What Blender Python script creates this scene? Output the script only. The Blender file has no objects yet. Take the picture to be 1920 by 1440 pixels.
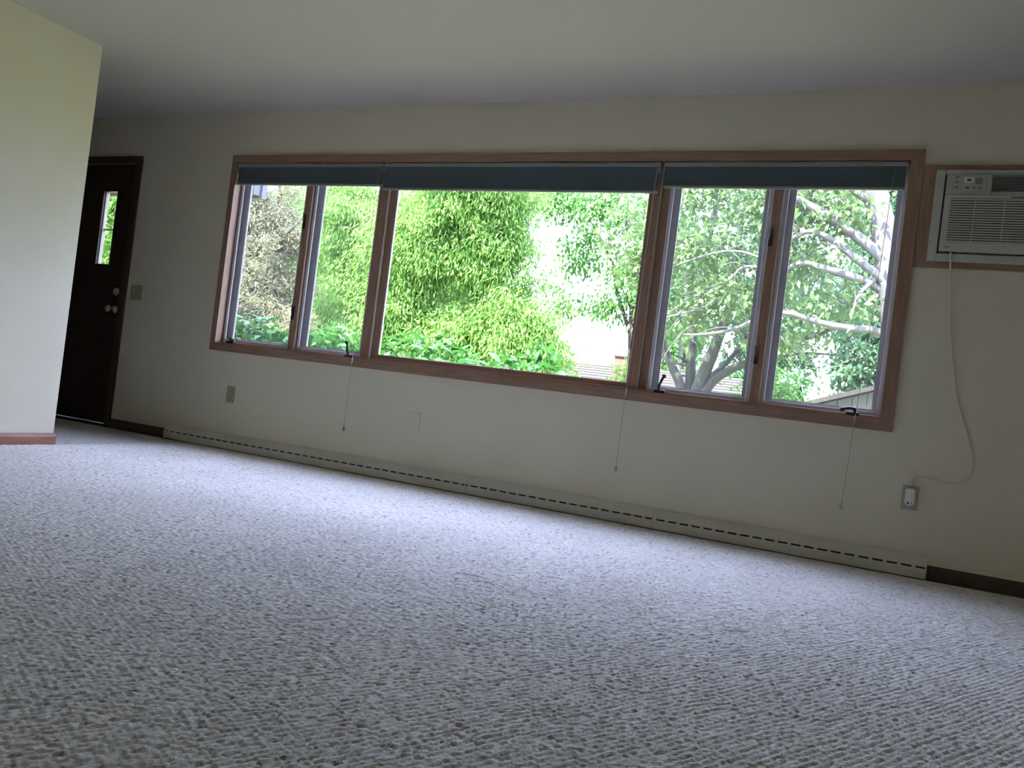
import bpy, bmesh, math, random
import numpy as np
from mathutils import Vector, Matrix

scene = bpy.context.scene
C = scene.collection
PI = math.pi

# ------------------------------------------------------------------ camera
cam_d = bpy.data.cameras.new('camera'); cam = bpy.data.objects.new('camera', cam_d); C.objects.link(cam)
cam_d.sensor_fit = 'HORIZONTAL'; cam_d.sensor_width = 36.0
cam_d.lens = 36.0 * 1574.78 / 1920.0
cam_d.clip_start = 0.05; cam_d.clip_end = 400
M3 = Matrix(((0.8998589456, -0.1082001699, 0.4225477503),
             (0.4185709986, -0.0582756246, -0.9063124575),
             (0.1226873960, 0.9924196062, -0.0071503889)))
cam.matrix_world = Matrix.Translation((0.0, -4.6098, 0.6711)) @ M3.to_4x4()
scene.camera = cam

# ------------------------------------------------------------------ sky, sun, exposure
SKY = 3.15
SUN = 9.0
EXPO = 2.4
world = bpy.data.worlds.new('sky'); scene.world = world; world.use_nodes = True
wn = world.node_tree; wn.nodes.clear()
w_out = wn.nodes.new('ShaderNodeOutputWorld'); w_bg = wn.nodes.new('ShaderNodeBackground')
w_bg.inputs['Color'].default_value = (0.58, 0.645, 1.0, 1); w_bg.inputs['Strength'].default_value = SKY
wn.links.new(w_bg.outputs[0], w_out.inputs[0])
sun_d = bpy.data.lights.new('sun', 'SUN'); sun = bpy.data.objects.new('sun', sun_d); C.objects.link(sun)
sun_d.energy = SUN; sun_d.angle = math.radians(0.53); sun_d.color = (1.0, 0.95, 0.86)
sd = Vector((0.30, 0.62, -1.25)).normalized()          # sun stands behind the house, high
sun.rotation_euler = sd.to_track_quat('-Z', 'Y').to_euler(); sun.location = (-3, -8, 14)
vs = scene.view_settings
vs.view_transform = 'Standard'; vs.look = 'None'; vs.exposure = EXPO; vs.gamma = 1.0; vs.use_curve_mapping = False
scene.cycles.max_bounces = 14; scene.cycles.diffuse_bounces = 8; scene.cycles.transparent_max_bounces = 16
scene.cycles.use_denoising = True

# ------------------------------------------------------------------ helpers
def tag(o, label=None, cat=None, group=None, kind=None):
    if label: o['label'] = label
    if cat: o['category'] = cat
    if group: o['group'] = group
    if kind: o['kind'] = kind
    return o

def obj(name, bm, m, parent=None, smooth=False):
    if isinstance(bm, bpy.types.Mesh): me = bm
    else:
        me = bpy.data.meshes.new(name); bmesh.ops.recalc_face_normals(bm, faces=bm.faces); bm.to_mesh(me); bm.free()
        if smooth:
            for p in me.polygons: p.use_smooth = True
    if m and not me.materials: me.materials.append(m)
    o = bpy.data.objects.new(name, me); C.objects.link(o)
    if parent: put(o, parent)
    return o

def put(o, parent):
    """parent keeping world placement (thing roots are unrotated empties)"""
    o.parent = parent
    w = Vector(parent.location); q = parent.parent
    while q: w += Vector(q.location); q = q.parent
    o.location = Vector(o.location) - w

def empty(name, loc, label, cat, group=None, kind=None):
    o = bpy.data.objects.new(name, None); C.objects.link(o); o.location = loc
    o.empty_display_size = 0.1
    return tag(o, label, cat, group, kind)

def box(bm, x0, x1, y0, y1, z0, z1, bev=0.0, seg=1):
    vs_ = [bm.verts.new((x, y, z)) for z in (z0, z1) for y in (y0, y1) for x in (x0, x1)]
    F = [(0, 2, 3, 1), (4, 5, 7, 6), (0, 1, 5, 4), (2, 6, 7, 3), (0, 4, 6, 2), (1, 3, 7, 5)]
    fs = [bm.faces.new([vs_[i] for i in f]) for f in F]
    if bev > 0:
        es = list({e for f in fs for e in f.edges})
        bmesh.ops.bevel(bm, geom=es, offset=bev, segments=seg, affect='EDGES', profile=0.5, clamp_overlap=True)

def bx(*a, **k):
    bm = bmesh.new(); box(bm, *a, **k); return bm

def prism(pts_yz, x0, x1):
    bm = bmesh.new()
    a = [bm.verts.new((x0, y, z)) for y, z in pts_yz]; b = [bm.verts.new((x1, y, z)) for y, z in pts_yz]
    n = len(a)
    bm.faces.new(a); bm.faces.new(b[::-1])
    for i in range(n): bm.faces.new((a[i], b[i], b[(i + 1) % n], a[(i + 1) % n]))
    return bm

def prism_xz(pts, y0, y1):
    bm = bmesh.new()
    a = [bm.verts.new((x, y0, z)) for x, z in pts]; b = [bm.verts.new((x, y1, z)) for x, z in pts]
    n = len(a)
    bm.faces.new(a); bm.faces.new(b[::-1])
    for i in range(n): bm.faces.new((a[i], b[i], b[(i + 1) % n], a[(i + 1) % n]))
    return bm

def catmull(pts, n=6):
    P = [Vector(p) for p in pts]
    if len(P) < 3: return P
    out = []
    Q = [P[0] * 2 - P[1]] + P + [P[-1] * 2 - P[-2]]
    for i in range(1, len(Q) - 2):
        for k in range(n):
            t = k / n; a, b, c, d = Q[i - 1], Q[i], Q[i + 1], Q[i + 2]
            out.append(0.5 * ((2 * b) + (c - a) * t + (2 * a - 5 * b + 4 * c - d) * t * t + (3 * b - a - 3 * c + d) * t ** 3))
    out.append(P[-1]); return out

def tube(bm, pts, r0, r1=None, seg=8, caps=True):
    pts = [Vector(p) for p in pts]; r1 = r0 if r1 is None else r1
    n = len(pts); rings = []; up = None
    for i, p in enumerate(pts):
        d = (pts[min(i + 1, n - 1)] - pts[max(i - 1, 0)])
        if d.length < 1e-7: d = Vector((0, 0, 1))
        d.normalize()
        if up is None: up = Vector((1, 0, 0)) if abs(d.x) < 0.9 else Vector((0, 1, 0))
        s = d.cross(up)
        if s.length < 1e-6: s = d.orthogonal()
        s.normalize(); up = s.cross(d).normalized()
        r = r0 + (r1 - r0) * i / max(1, n - 1)
        rings.append([bm.verts.new(p + (s * math.cos(2 * PI * k / seg) + up * math.sin(2 * PI * k / seg)) * r) for k in range(seg)])
    for a, b in zip(rings, rings[1:]):
        for k in range(seg): bm.faces.new((a[k], a[(k + 1) % seg], b[(k + 1) % seg], b[k]))
    if caps:
        bm.faces.new(rings[0][::-1]); bm.faces.new(rings[-1])

def lathe(bm, prof, origin, axis='y', seg=20):
    """prof: list of (r, h) along axis"""
    O = Vector(origin); rings = []
    for r, h in prof:
        ring = []
        for k in range(seg):
            c, s = math.cos(2 * PI * k / seg) * r, math.sin(2 * PI * k / seg) * r
            v = {'y': (c, h, s), 'z': (c, s, h), 'x': (h, c, s)}[axis]
            ring.append(bm.verts.new(O + Vector(v)))
        rings.append(ring)
    for a, b in zip(rings, rings[1:]):
        for k in range(seg): bm.faces.new((a[k], a[(k + 1) % seg], b[(k + 1) % seg], b[k]))
    bm.faces.new(rings[0][::-1]); bm.faces.new(rings[-1])

# ------------------------------------------------------------------ materials
def new_mat(name):
    m = bpy.data.materials.new(name); m.use_nodes = True
    nt = m.node_tree; nt.nodes.clear()
    o = nt.nodes.new('ShaderNodeOutputMaterial')
    return m, nt, o

def mat(name, col, rough=0.6, col2=None, scale=8.0, stretch=(1, 1, 1), bump=0.0, bscale=None, metal=0.0, spec=0.4, detail=6):
    m, nt, o = new_mat(name); N, L = nt.nodes, nt.links
    b = N.new('ShaderNodeBsdfPrincipled'); L.new(b.outputs[0], o.inputs[0])
    b.inputs['Roughness'].default_value = rough; b.inputs['Metallic'].default_value = metal
    b.inputs['Specular IOR Level'].default_value = spec
    b.inputs['Base Color'].default_value = (*col, 1)
    tc = N.new('ShaderNodeTexCoord'); mp = N.new('ShaderNodeMapping'); mp.inputs['Scale'].default_value = stretch
    L.new(tc.outputs['Object'], mp.inputs['Vector'])
    no = N.new('ShaderNodeTexNoise'); no.inputs['Scale'].default_value = scale; no.inputs['Detail'].default_value = detail
    L.new(mp.outputs[0], no.inputs['Vector'])
    if col2:
        r = N.new('ShaderNodeValToRGB'); r.color_ramp.elements[0].position = 0.32; r.color_ramp.elements[1].position = 0.68
        r.color_ramp.elements[0].color = (*col, 1); r.color_ramp.elements[1].color = (*col2, 1)
        L.new(no.outputs['Fac'], r.inputs[0]); L.new(r.outputs[0], b.inputs['Base Color'])
    if bump > 0:
        n2 = no
        if bscale:
            n2 = N.new('ShaderNodeTexNoise'); n2.inputs['Scale'].default_value = bscale; n2.inputs['Detail'].default_value = 3
            L.new(mp.outputs[0], n2.inputs['Vector'])
        bp = N.new('ShaderNodeBump'); bp.inputs['Strength'].default_value = bump; bp.inputs['Distance'].default_value = 0.002
        L.new(n2.outputs['Fac'], bp.inputs['Height']); L.new(bp.outputs[0], b.inputs['Normal'])
    return m

def leaf_mat(name, c0, c1, c2, trans=0.35, rough=0.5):
    m, nt, o = new_mat(name); N, L = nt.nodes, nt.links
    g = N.new('ShaderNodeNewGeometry'); r = N.new('ShaderNodeValToRGB'); e = r.color_ramp.elements
    e[0].position = 0.0; e[0].color = (*c0, 1); e[1].position = 1.0; e[1].color = (*c2, 1)
    k = e.new(0.5); k.color = (*c1, 1)
    L.new(g.outputs['Random Per Island'], r.inputs[0])
    d = N.new('ShaderNodeBsdfPrincipled'); d.inputs['Roughness'].default_value = rough; d.inputs['Specular IOR Level'].default_value = 0.25
    t = N.new('ShaderNodeBsdfTranslucent'); mx = N.new('ShaderNodeMixShader'); mx.inputs[0].default_value = trans
    L.new(r.outputs[0], d.inputs['Base Color']); L.new(r.outputs[0], t.inputs['Color'])
    L.new(d.outputs[0], mx.inputs[1]); L.new(t.outputs[0], mx.inputs[2]); L.new(mx.outputs[0], o.inputs[0])
    return m

def glass_mat(name, tint=(0.97, 0.99, 0.98)):
    m, nt, o = new_mat(name); N, L = nt.nodes, nt.links
    lw = N.new('ShaderNodeLayerWeight'); lw.inputs[0].default_value = 0.5      # Schlick: the same from both sides of the thin pane
    pw = N.new('ShaderNodeMath'); pw.operation = 'POWER'; pw.inputs[1].default_value = 5.0; L.new(lw.outputs['Facing'], pw.inputs[0])
    f = N.new('ShaderNodeMath'); f.operation = 'MULTIPLY_ADD'; f.inputs[1].default_value = 0.96; f.inputs[2].default_value = 0.035; L.new(pw.outputs[0], f.inputs[0])
    t = N.new('ShaderNodeBsdfTransparent'); t.inputs[0].default_value = (*tint, 1)
    g = N.new('ShaderNodeBsdfGlossy'); g.inputs['Roughness'].default_value = 0.02
    mx = N.new('ShaderNodeMixShader'); L.new(f.outputs[0], mx.inputs[0]); L.new(t.outputs[0], mx.inputs[1]); L.new(g.outputs[0], mx.inputs[2])
    L.new(mx.outputs[0], o.inputs[0]); return m

def screen_mat(name, cover=0.10):
    m, nt, o = new_mat(name); N, L = nt.nodes, nt.links
    t = N.new('ShaderNodeBsdfTransparent'); d = N.new('ShaderNodeBsdfDiffuse'); d.inputs[0].default_value = (0.26, 0.265, 0.27, 1)
    tr = N.new('ShaderNodeBsdfTranslucent'); tr.inputs[0].default_value = (0.26, 0.265, 0.27, 1)
    a = N.new('ShaderNodeMixShader'); a.inputs[0].default_value = 0.5
    L.new(d.outputs[0], a.inputs[1]); L.new(tr.outputs[0], a.inputs[2])
    mx = N.new('ShaderNodeMixShader'); mx.inputs[0].default_value = cover
    L.new(t.outputs[0], mx.inputs[1]); L.new(a.outputs[0], mx.inputs[2]); L.new(mx.outputs[0], o.inputs[0]); return m

def carpet_mat(name, relief):
    m, nt, o = new_mat(name); N, L = nt.nodes, nt.links
    def math_(op, a, b=None, c=None):
        n = N.new('ShaderNodeMath'); n.operation = op
        for i, v in enumerate((a, b, c)):
            if v is None: continue
            if isinstance(v, (int, float)): n.inputs[i].default_value = v
            else: L.new(v, n.inputs[i])
        return n.outputs[0]
    b = N.new('ShaderNodeBsdfPrincipled'); b.inputs['Roughness'].default_value = 0.95; b.inputs['Specular IOR Level'].default_value = 0.1
    L.new(b.outputs[0], o.inputs[0])
    tc = N.new('ShaderNodeTexCoord')
    # warp
    nz = N.new('ShaderNodeTexNoise'); nz.inputs['Scale'].default_value = 45; nz.inputs['Detail'].default_value = 2
    L.new(tc.outputs['Object'], nz.inputs['Vector'])
    sub = N.new('ShaderNodeVectorMath'); sub.operation = 'MULTIPLY_ADD'
    L.new(nz.outputs['Color'], sub.inputs[0]); sub.inputs[1].default_value = (0.012, 0.012, 0); L.new(tc.outputs['Object'], sub.inputs[2])
    mp = N.new('ShaderNodeMapping'); mp.inputs['Rotation'].default_value = (0, 0, -math.radians(64))
    L.new(sub.outputs[0], mp.inputs['Vector'])
    # rows of loops: voronoi in a stretched lattice
    ms = N.new('ShaderNodeMapping'); ms.inputs['Scale'].default_value = (72, 84, 1); L.new(mp.outputs[0], ms.inputs['Vector'])
    vo = N.new('ShaderNodeTexVoronoi'); vo.voronoi_dimensions = '2D'; vo.inputs['Scale'].default_value = 1.0; vo.inputs['Randomness'].default_value = 0.55
    L.new(ms.outputs[0], vo.inputs['Vector'])
    hgt = math_('SUBTRACT', 1.0, math_('MULTIPLY', vo.outputs['Distance'], 1.25))
    fib = N.new('ShaderNodeTexNoise'); fib.inputs['Scale'].default_value = 420; fib.inputs['Detail'].default_value = 3
    L.new(tc.outputs['Object'], fib.inputs['Vector'])
    hf = math_('ADD', hgt, math_('MULTIPLY', fib.outputs['Fac'], 0.5))
    bmp = N.new('ShaderNodeBump'); bmp.inputs['Strength'].default_value = 0.9; bmp.inputs['Distance'].default_value = 0.008 if relief else 0.0012
    L.new(hf if relief else fib.outputs['Fac'], bmp.inputs['Height']); L.new(bmp.outputs[0], b.inputs['Normal'])
    # yarn colour: cream with flecks of brown-grey yarn; shade between the loops painted in as darker colour
    fl = N.new('ShaderNodeTexWhiteNoise'); fl.noise_dimensions = '3D'; L.new(vo.outputs['Position'], fl.inputs['Vector'])
    r1 = N.new('ShaderNodeValToRGB'); e = r1.color_ramp.elements
    e[0].position = 0.0; e[0].color = (0.44, 0.40, 0.37, 1); e[1].position = 0.10; e[1].color = (0.74, 0.71, 0.67, 1)
    k = e.new(0.6); k.color = (0.82, 0.79, 0.75, 1); k = e.new(1.0); k.color = (0.88, 0.85, 0.81, 1)
    L.new(fl.outputs['Value'], r1.inputs[0])
    r2 = N.new('ShaderNodeValToRGB'); e = r2.color_ramp.elements
    e[0].position = 0.45; e[0].color = (1, 1, 1, 1); e[1].position = 0.95; e[1].color = (0.72, 0.69, 0.66, 1)
    L.new(vo.outputs['Distance'], r2.inputs[0])
    mul = N.new('ShaderNodeMix'); mul.data_type = 'RGBA'; mul.blend_type = 'MULTIPLY'; mul.inputs[0].default_value = 1.0
    L.new(r1.outputs[0], mul.inputs[6]); L.new(r2.outputs[0], mul.inputs[7])
    # soiling: two pulled, stained spots and faint large traffic marks
    big = N.new('ShaderNodeTexNoise'); big.inputs['Scale'].default_value = 1.4; big.inputs['Detail'].default_value = 4
    L.new(tc.outputs['Object'], big.inputs['Vector'])
    dirt = N.new('ShaderNodeMapRange'); dirt.inputs[1].default_value = 0.35; dirt.inputs[2].default_value = 0.75; dirt.inputs[3].default_value = 1.0; dirt.inputs[4].default_value = 0.86
    L.new(big.outputs['Fac'], dirt.inputs[0])
    col = mul.outputs[2]
    val = dirt.outputs[0]
    for (sx, sy, ax, ay, rot) in ((-1.303, -1.935, 0.055, 0.018, 0.15), (-0.392, -1.858, 0.05, 0.022, 0.9), (-1.24, -1.99, 0.03, 0.012, 0.5), (-0.62, -2.35, 0.02, 0.012, 0.3)):
        mm = N.new('ShaderNodeMapping'); mm.vector_type = 'TEXTURE'
        mm.inputs['Location'].default_value = (sx, sy, 0); mm.inputs['Rotation'].default_value = (0, 0, rot); mm.inputs['Scale'].default_value = (ax, ay, 1)
        L.new(sub.outputs[0], mm.inputs['Vector'])
        ln = N.new('ShaderNodeVectorMath'); ln.operation = 'LENGTH'; L.new(mm.outputs[0], ln.inputs[0])
        mr = N.new('ShaderNodeMapRange'); mr.inputs[1].default_value = 0.5; mr.inputs[2].default_value = 1.1; mr.inputs[3].default_value = 0.5; mr.inputs[4].default_value = 1.0
        L.new(ln.outputs['Value'], mr.inputs[0]); val = math_('MULTIPLY', val, mr.outputs[0])
    vm = N.new('ShaderNodeVectorMath'); vm.operation = 'SCALE'; L.new(col, vm.inputs[0]); L.new(val, vm.inputs['Scale'])
    L.new(vm.outputs[0], b.inputs['Base Color'])
    return m

M = {}
M['wall'] = mat('cream_wall_paint', (0.72, 0.67, 0.515), 0.85, (0.735, 0.685, 0.53), 3.0, bump=0.25, bscale=240, spec=0.2)
M['ceil'] = mat('ceiling_paint', (0.57, 0.535, 0.475), 0.9, (0.58, 0.545, 0.485), 2.0, bump=0.15, bscale=200, spec=0.1)
M['carpet'] = carpet_mat('berber_carpet', True)
M['pile'] = carpet_mat('berber_loops', False)
M['wood'] = mat('stained_wood', (0.26, 0.155, 0.105), 0.42, (0.36, 0.225, 0.155), 14, (1, 1, 1), bump=0.15, spec=0.4)
M['wood_red'] = mat('reddish_stained_wood', (0.27, 0.125, 0.08), 0.4, (0.36, 0.18, 0.115), 12, (4, 0.6, 4), bump=0.1)
M['wood_v'] = mat('stained_wood_upright', (0.26, 0.155, 0.105), 0.42, (0.36, 0.225, 0.155), 14, (6, 6, 0.5), bump=0.15, spec=0.4)
M['wood_h'] = mat('stained_wood_lengthwise', (0.26, 0.155, 0.105), 0.42, (0.36, 0.225, 0.155), 14, (0.5, 6, 6), bump=0.15, spec=0.4)
M['wood_dark'] = mat('dark_stained_wood', (0.055, 0.036, 0.027), 0.5, (0.085, 0.055, 0.042), 14, (2, 2, 2), bump=0.1)
M['door'] = mat('dark_door_stain', (0.028, 0.017, 0.012), 0.5, (0.045, 0.027, 0.019), 10, (6, 6, 0.4), bump=0.1)
M['alu'] = mat('grey_aluminium', (0.52, 0.52, 0.54), 0.4, (0.58, 0.58, 0.60), 30, metal=0.0, spec=0.6)
M['sash'] = mat('taupe_sash_cladding', (0.36, 0.34, 0.35), 0.45, (0.41, 0.39, 0.40), 25)
M['bead'] = mat('grey_glazing_bead', (0.16, 0.155, 0.16), 0.5, (0.20, 0.195, 0.20), 25)
M['tan'] = mat('pale_tan_trim', (0.45, 0.38, 0.31), 0.5, (0.52, 0.45, 0.37), 20, (5, 5, 0.5))  # paler than the wood; on the window posts it paints in outside light
M['glass'] = glass_mat('window_glass')
M['screen'] = screen_mat('insect_screen')
M['teal'] = mat('teal_shade_fabric', (0.075, 0.102, 0.108), 0.9, (0.088, 0.118, 0.124), 60, bump=0.2, bscale=500)
M['rail'] = mat('grey_rail', (0.26, 0.25, 0.25), 0.5, (0.30, 0.29, 0.29), 30)
M['cordm'] = mat('beige_cord', (0.42, 0.38, 0.31), 0.8, (0.5, 0.46, 0.38), 200)
M['darkmetal'] = mat('bronze_hardware', (0.05, 0.045, 0.042), 0.35, (0.08, 0.07, 0.06), 40, metal=0.6)
M['brass'] = mat('worn_brass', (0.42, 0.39, 0.33), 0.3, (0.48, 0.45, 0.39), 50, metal=0.9)
M['plate'] = mat('tan_cover_plate', (0.36, 0.33, 0.22), 0.4, (0.40, 0.37, 0.25), 30)
M['slot'] = mat('dark_recess', (0.02, 0.02, 0.02), 0.8, (0.03, 0.03, 0.03), 20)
M['heater'] = mat('cream_heater_enamel', (0.60, 0.57, 0.49), 0.45, (0.64, 0.61, 0.53), 6, bump=0.05)
M['ac'] = mat('beige_appliance_plastic', (0.50, 0.50, 0.43), 0.45, (0.54, 0.54, 0.46), 12, bump=0.05)
M['ac2'] = mat('appliance_panel_plastic', (0.40, 0.42, 0.36), 0.5, (0.43, 0.45, 0.385), 15)
M['acdark'] = mat('appliance_filter_dark', (0.03, 0.035, 0.03), 0.7, (0.05, 0.055, 0.05), 40)
M['white'] = mat('white_plastic', (0.80, 0.80, 0.78), 0.4, (0.83, 0.83, 0.81), 20)
M['cord_light'] = mat('cream_cord', (0.70, 0.66, 0.56), 0.5, (0.74, 0.70, 0.60), 40)
M['ink'] = mat('grey_print', (0.16, 0.18, 0.15), 0.6, (0.2, 0.22, 0.19), 40)
M['soffit'] = mat('grey_beam_paint', (0.10, 0.10, 0.112), 0.6, (0.12, 0.12, 0.132), 6)
M['shingle'] = mat('pinkish_roof_shingle', (0.032, 0.026, 0.025), 0.9, (0.046, 0.038, 0.036), 14, bump=0.4, bscale=60)
M['siding'] = mat('pale_siding_paint', (0.100, 0.097, 0.076), 0.7, (0.118, 0.113, 0.092), 5)
M['brick'] = mat('red_brick', (0.13, 0.065, 0.052), 0.85, (0.17, 0.09, 0.075), 12, bump=0.3)
M['lawn'] = mat('sunlit_grass', (0.13, 0.14, 0.05), 0.9, (0.16, 0.175, 0.06), 2.5, bump=0.5, bscale=40)
M['bark_dark'] = mat('grey_bark', (0.030, 0.031, 0.027), 0.9, (0.055, 0.055, 0.049), 9, (3, 3, 0.6), bump=0.7, bscale=22)
M['bark_pale'] = mat('pale_flaking_bark', (0.07, 0.067, 0.064), 0.85, (0.12, 0.117, 0.114), 6, (2, 2, 0.8), bump=0.5, bscale=14)
M['bark_mid'] = mat('brown_bark', (0.035, 0.03, 0.025), 0.9, (0.06, 0.052, 0.044), 9, (3, 3, 0.6), bump=0.7, bscale=22)
M['leaf_locust'] = leaf_mat('locust_leaf', (0.120, 0.255, 0.050), (0.170, 0.325, 0.070), (0.230, 0.390, 0.105), 0.5)
M['leaf_green'] = leaf_mat('mid_green_leaf', (0.054, 0.170, 0.038), (0.097, 0.243, 0.054), (0.158, 0.316, 0.081), 0.35)
M['leaf_pale'] = leaf_mat('pale_sycamore_leaf', (0.071, 0.138, 0.041), (0.106, 0.180, 0.062), (0.152, 0.219, 0.092), 0.4)
M['leaf_grey'] = leaf_mat('greyish_green_leaf', (0.049, 0.124, 0.053), (0.079, 0.168, 0.074), (0.118, 0.203, 0.101), 0.35)
M['leaf_dry'] = leaf_mat('dry_tan_needles', (0.150, 0.165, 0.090), (0.225, 0.220, 0.140), (0.280, 0.265, 0.185), 0.4)
M['leaf_hedge'] = leaf_mat('hedge_leaf', (0.026, 0.105, 0.022), (0.050, 0.160, 0.030), (0.095, 0.225, 0.040), 0.35, 0.4)

# ------------------------------------------------------------------ room shell
XL, XR, YB, H = -9.4, 1.95, -6.3, 2.44
PX, PY = -4.615, -1.146            # partition face and its free end
tag(obj('floor', bx(XL, XR, YB, 0.15, -0.30, 0.0), M['carpet']), 'pale berber loop carpet covering the whole floor', 'floor', kind='structure')
tag(obj('ceiling', bx(XL, XR, YB, 0.15, H, H + 0.12), M['ceil']), 'plain off-white painted ceiling', 'ceiling', kind='structure')

DX0, DX1, DZ = -6.50, -5.565, 2.060          # door opening
WX0, WX1, WZ0, WZ1 = -4.565, -0.075, 0.735, 2.08   # window opening
AX0, AX1, AZ0, AZ1 = 0.015, 0.705, 1.565, 2.005    # air conditioner opening
bm = bmesh.new(); TY = 0.15
box(bm, XL, DX0, 0, TY, 0, H); box(bm, DX0, DX1, 0, TY, DZ, H); box(bm, DX1, WX0, 0, TY, 0, H)
box(bm, WX0, WX1, 0, TY, 0, WZ0); box(bm, WX0, WX1, 0, TY, WZ1, H); box(bm, WX1, AX0, 0, TY, 0, H)
box(bm, AX0, AX1, 0, TY, 0, AZ0); box(bm, AX0, AX1, 0, TY, AZ1, H); box(bm, AX1, XR, 0, TY, 0, H)
tag(obj('wall_front', bm, M['wall']), 'cream wall with the wide window and entry door', 'wall', kind='structure')
tag(obj('wall_left', bx(PX - 0.12, PX, YB, PY, 0, H), M['wall']), 'pale partition wall at left ending beside the entry', 'wall', kind='structure')
tag(obj('wall_right', bx(XR, XR + 0.12, YB, TY, 0, H), M['wall']), 'cream wall closing the room beyond the air conditioner', 'wall', kind='structure')
tag(obj('wall_back', bx(XL, XR, YB - 0.12, YB, 0, H), M['wall']), 'cream wall behind the viewer', 'wall', kind='structure')
tag(obj('wall_entry', bx(XL - 0.12, XL, YB, TY, 0, H), M['wall']), 'unseen cream side wall, set far out to darken the entry beyond the partition', 'wall', kind='structure')  # entry deepened leftward so less light bounces back near the door

def base_profile(h=0.072, d=0.013):
    return [(0, 0), (-d, 0), (-d, h * 0.72), (-d * 0.55, h * 0.92), (-d * 0.4, h), (0, h)]
bb = tag(obj('baseboard_front', prism(base_profile(), -5.51, -4.885), M['wood_dark']), 'dark wood baseboard between entry door and heater', 'baseboard', kind='structure')
tag(obj('baseboard_right', prism(base_profile(), 0.183, XR), M['wood_dark']), 'dark wood baseboard right of the heater below the air conditioner', 'baseboard', kind='structure')
# baseboard of the partition, turned round its free end
bm = bmesh.new()
prof = [(d, z) for d, z in [(0, 0), (0.013, 0), (0.013, 0.05), (0.008, 0.064), (0.006, 0.072), (0, 0.072)]]
def extr(bm, ringfn, stops):
    rings = [[bm.verts.new(ringfn(s, d, z)) for d, z in prof] for s in stops]; n = len(prof)
    for a, b in zip(rings, rings[1:]):
        for i in range(n): bm.faces.new((a[i], a[(i + 1) % n], b[(i + 1) % n], b[i]))
    bm.faces.new(rings[0]); bm.faces.new(rings[-1][::-1])
def ringfn(s, d, z):
    return [(PX + d, YB, z), (PX + d, PY + d, z), (PX - 0.12 - d, PY + d, z), (PX - 0.12 - d, PY - 0.5, z)][s]
extr(bm, ringfn, [0, 1, 2, 3])
tag(obj('baseboard_left', bm, M['wood_red']), 'reddish wood baseboard along the foot of the left partition wall', 'baseboard', kind='structure')

# carpet loops as real relief over the open floor of the room
def loops_mesh(x0, x1, y0, y1):
    r = np.random.default_rng(3)
    ys = [y0]
    while ys[-1] < y1: ys.append(ys[-1] + 0.0045 + 0.0022 * min(1.0, max(0.0, (ys[-1] + 3.4) / 2.6)))
    ys = np.array(ys[:-1] + [y1]); xs = np.linspace(x0, x1, int((x1 - x0) / 0.0050) + 1); nx, ny = len(xs), len(ys)
    X, Y = np.meshgrid(xs, ys)
    a = math.radians(64); pu, pv = 0.0140, 0.0172
    U = (X * math.cos(a) + Y * math.sin(a)) / pu; V_ = (-X * math.sin(a) + Y * math.cos(a)) / pv
    V_ = V_ + 0.12 * np.sin(U * 0.21 + 1.3 * np.sin(V_ * 0.13))
    T = 1024; jit = r.random((T, T, 4))
    iu, iv = np.floor(U).astype(int), np.floor(V_).astype(int); Z = np.zeros_like(X)
    for du in (-1, 0, 1):
        for dv in (-1, 0, 1):
            cu, cv = iu + du, iv + dv; J = jit[cu % T, cv % T]
            ex = (U - (cu + 0.5 + 0.42 * (J[..., 0] - 0.5))) / (0.62 + 0.2 * J[..., 3]); ey = (V_ - (cv + 0.5 + 0.26 * (J[..., 1] - 0.5))) / 0.53
            q = 1 - ex * ex - ey * ey
            Z = np.maximum(Z, np.where(q > 0, np.sqrt(np.maximum(q, 0)), 0) * (0.0034 + 0.0030 * J[..., 2]))
    Z = Z + 0.0006
    co = np.stack([X, Y, Z], -1).reshape(-1, 3).astype(np.float32)
    I = np.arange(nx * ny).reshape(ny, nx); Q = np.stack([I[:-1, :-1], I[:-1, 1:], I[1:, 1:], I[1:, :-1]], -1).reshape(-1, 4)
    c = co[Q[:, 0]]; Q = Q[(c[:, 1] + 2.3) > -(c[:, 0] + 4.6) * 0.78]          # leave out the corner far behind the partition side
    used = np.unique(Q); remap = np.zeros(nx * ny, np.int32); remap[used] = np.arange(len(used)); Q = remap[Q]; co = co[used]
    me = bpy.data.meshes.new('carpet_pile'); n = len(Q)
    me.vertices.add(len(co)); me.vertices.foreach_set('co', co.reshape(-1))
    me.loops.add(4 * n); me.loops.foreach_set('vertex_index', Q.reshape(-1).astype(np.int32))
    me.polygons.add(n); me.polygons.foreach_set('loop_start', (np.arange(n) * 4).astype(np.int32)); me.polygons.foreach_set('loop_total', np.full(n, 4, np.int32))
    me.polygons.foreach_set('use_smooth', np.ones(n, bool)); me.update(calc_edges=True)
    return me
tag(obj('carpet_pile', loops_mesh(PX + 0.014, 1.25, -4.35, -0.056), M['pile']), 'raised cream loops of the carpet over the open floor', 'carpet', kind='stuff')

# house roof with its eave and the porch part over the door
bm = prism([(0.20, 2.57), (0.20, 2.66), (-3.2, 3.95), (-6.72, 2.66), (-6.72, 2.57)], XL - 0.4, XR + 0.8)
tag(obj('roof', bm, M['shingle']), 'roof of the house with eave over the window', 'roof', kind='structure')
porch = empty('porch_beam', (-7.2, 1.4, 2.19), 'grey painted porch beam seen above the yard outside the entry', 'beam')
obj('beam_board', bx(-9.6, -5.59, 1.40, 1.46, 2.155, 2.42), M['soffit'], porch)
obj('beam_board', bx(-9.6, -5.61, 1.31, 1.39, 2.175, 2.42), M['soffit'], porch)
obj('porch_roof', bx(-9.6, -5.55, 0.152, 1.60, 2.42, 2.52), M['soffit'], porch)
obj('post', bx(-9.50, -9.38, 1.33, 1.45, -0.45, 2.2), M['soffit'], porch)

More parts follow.
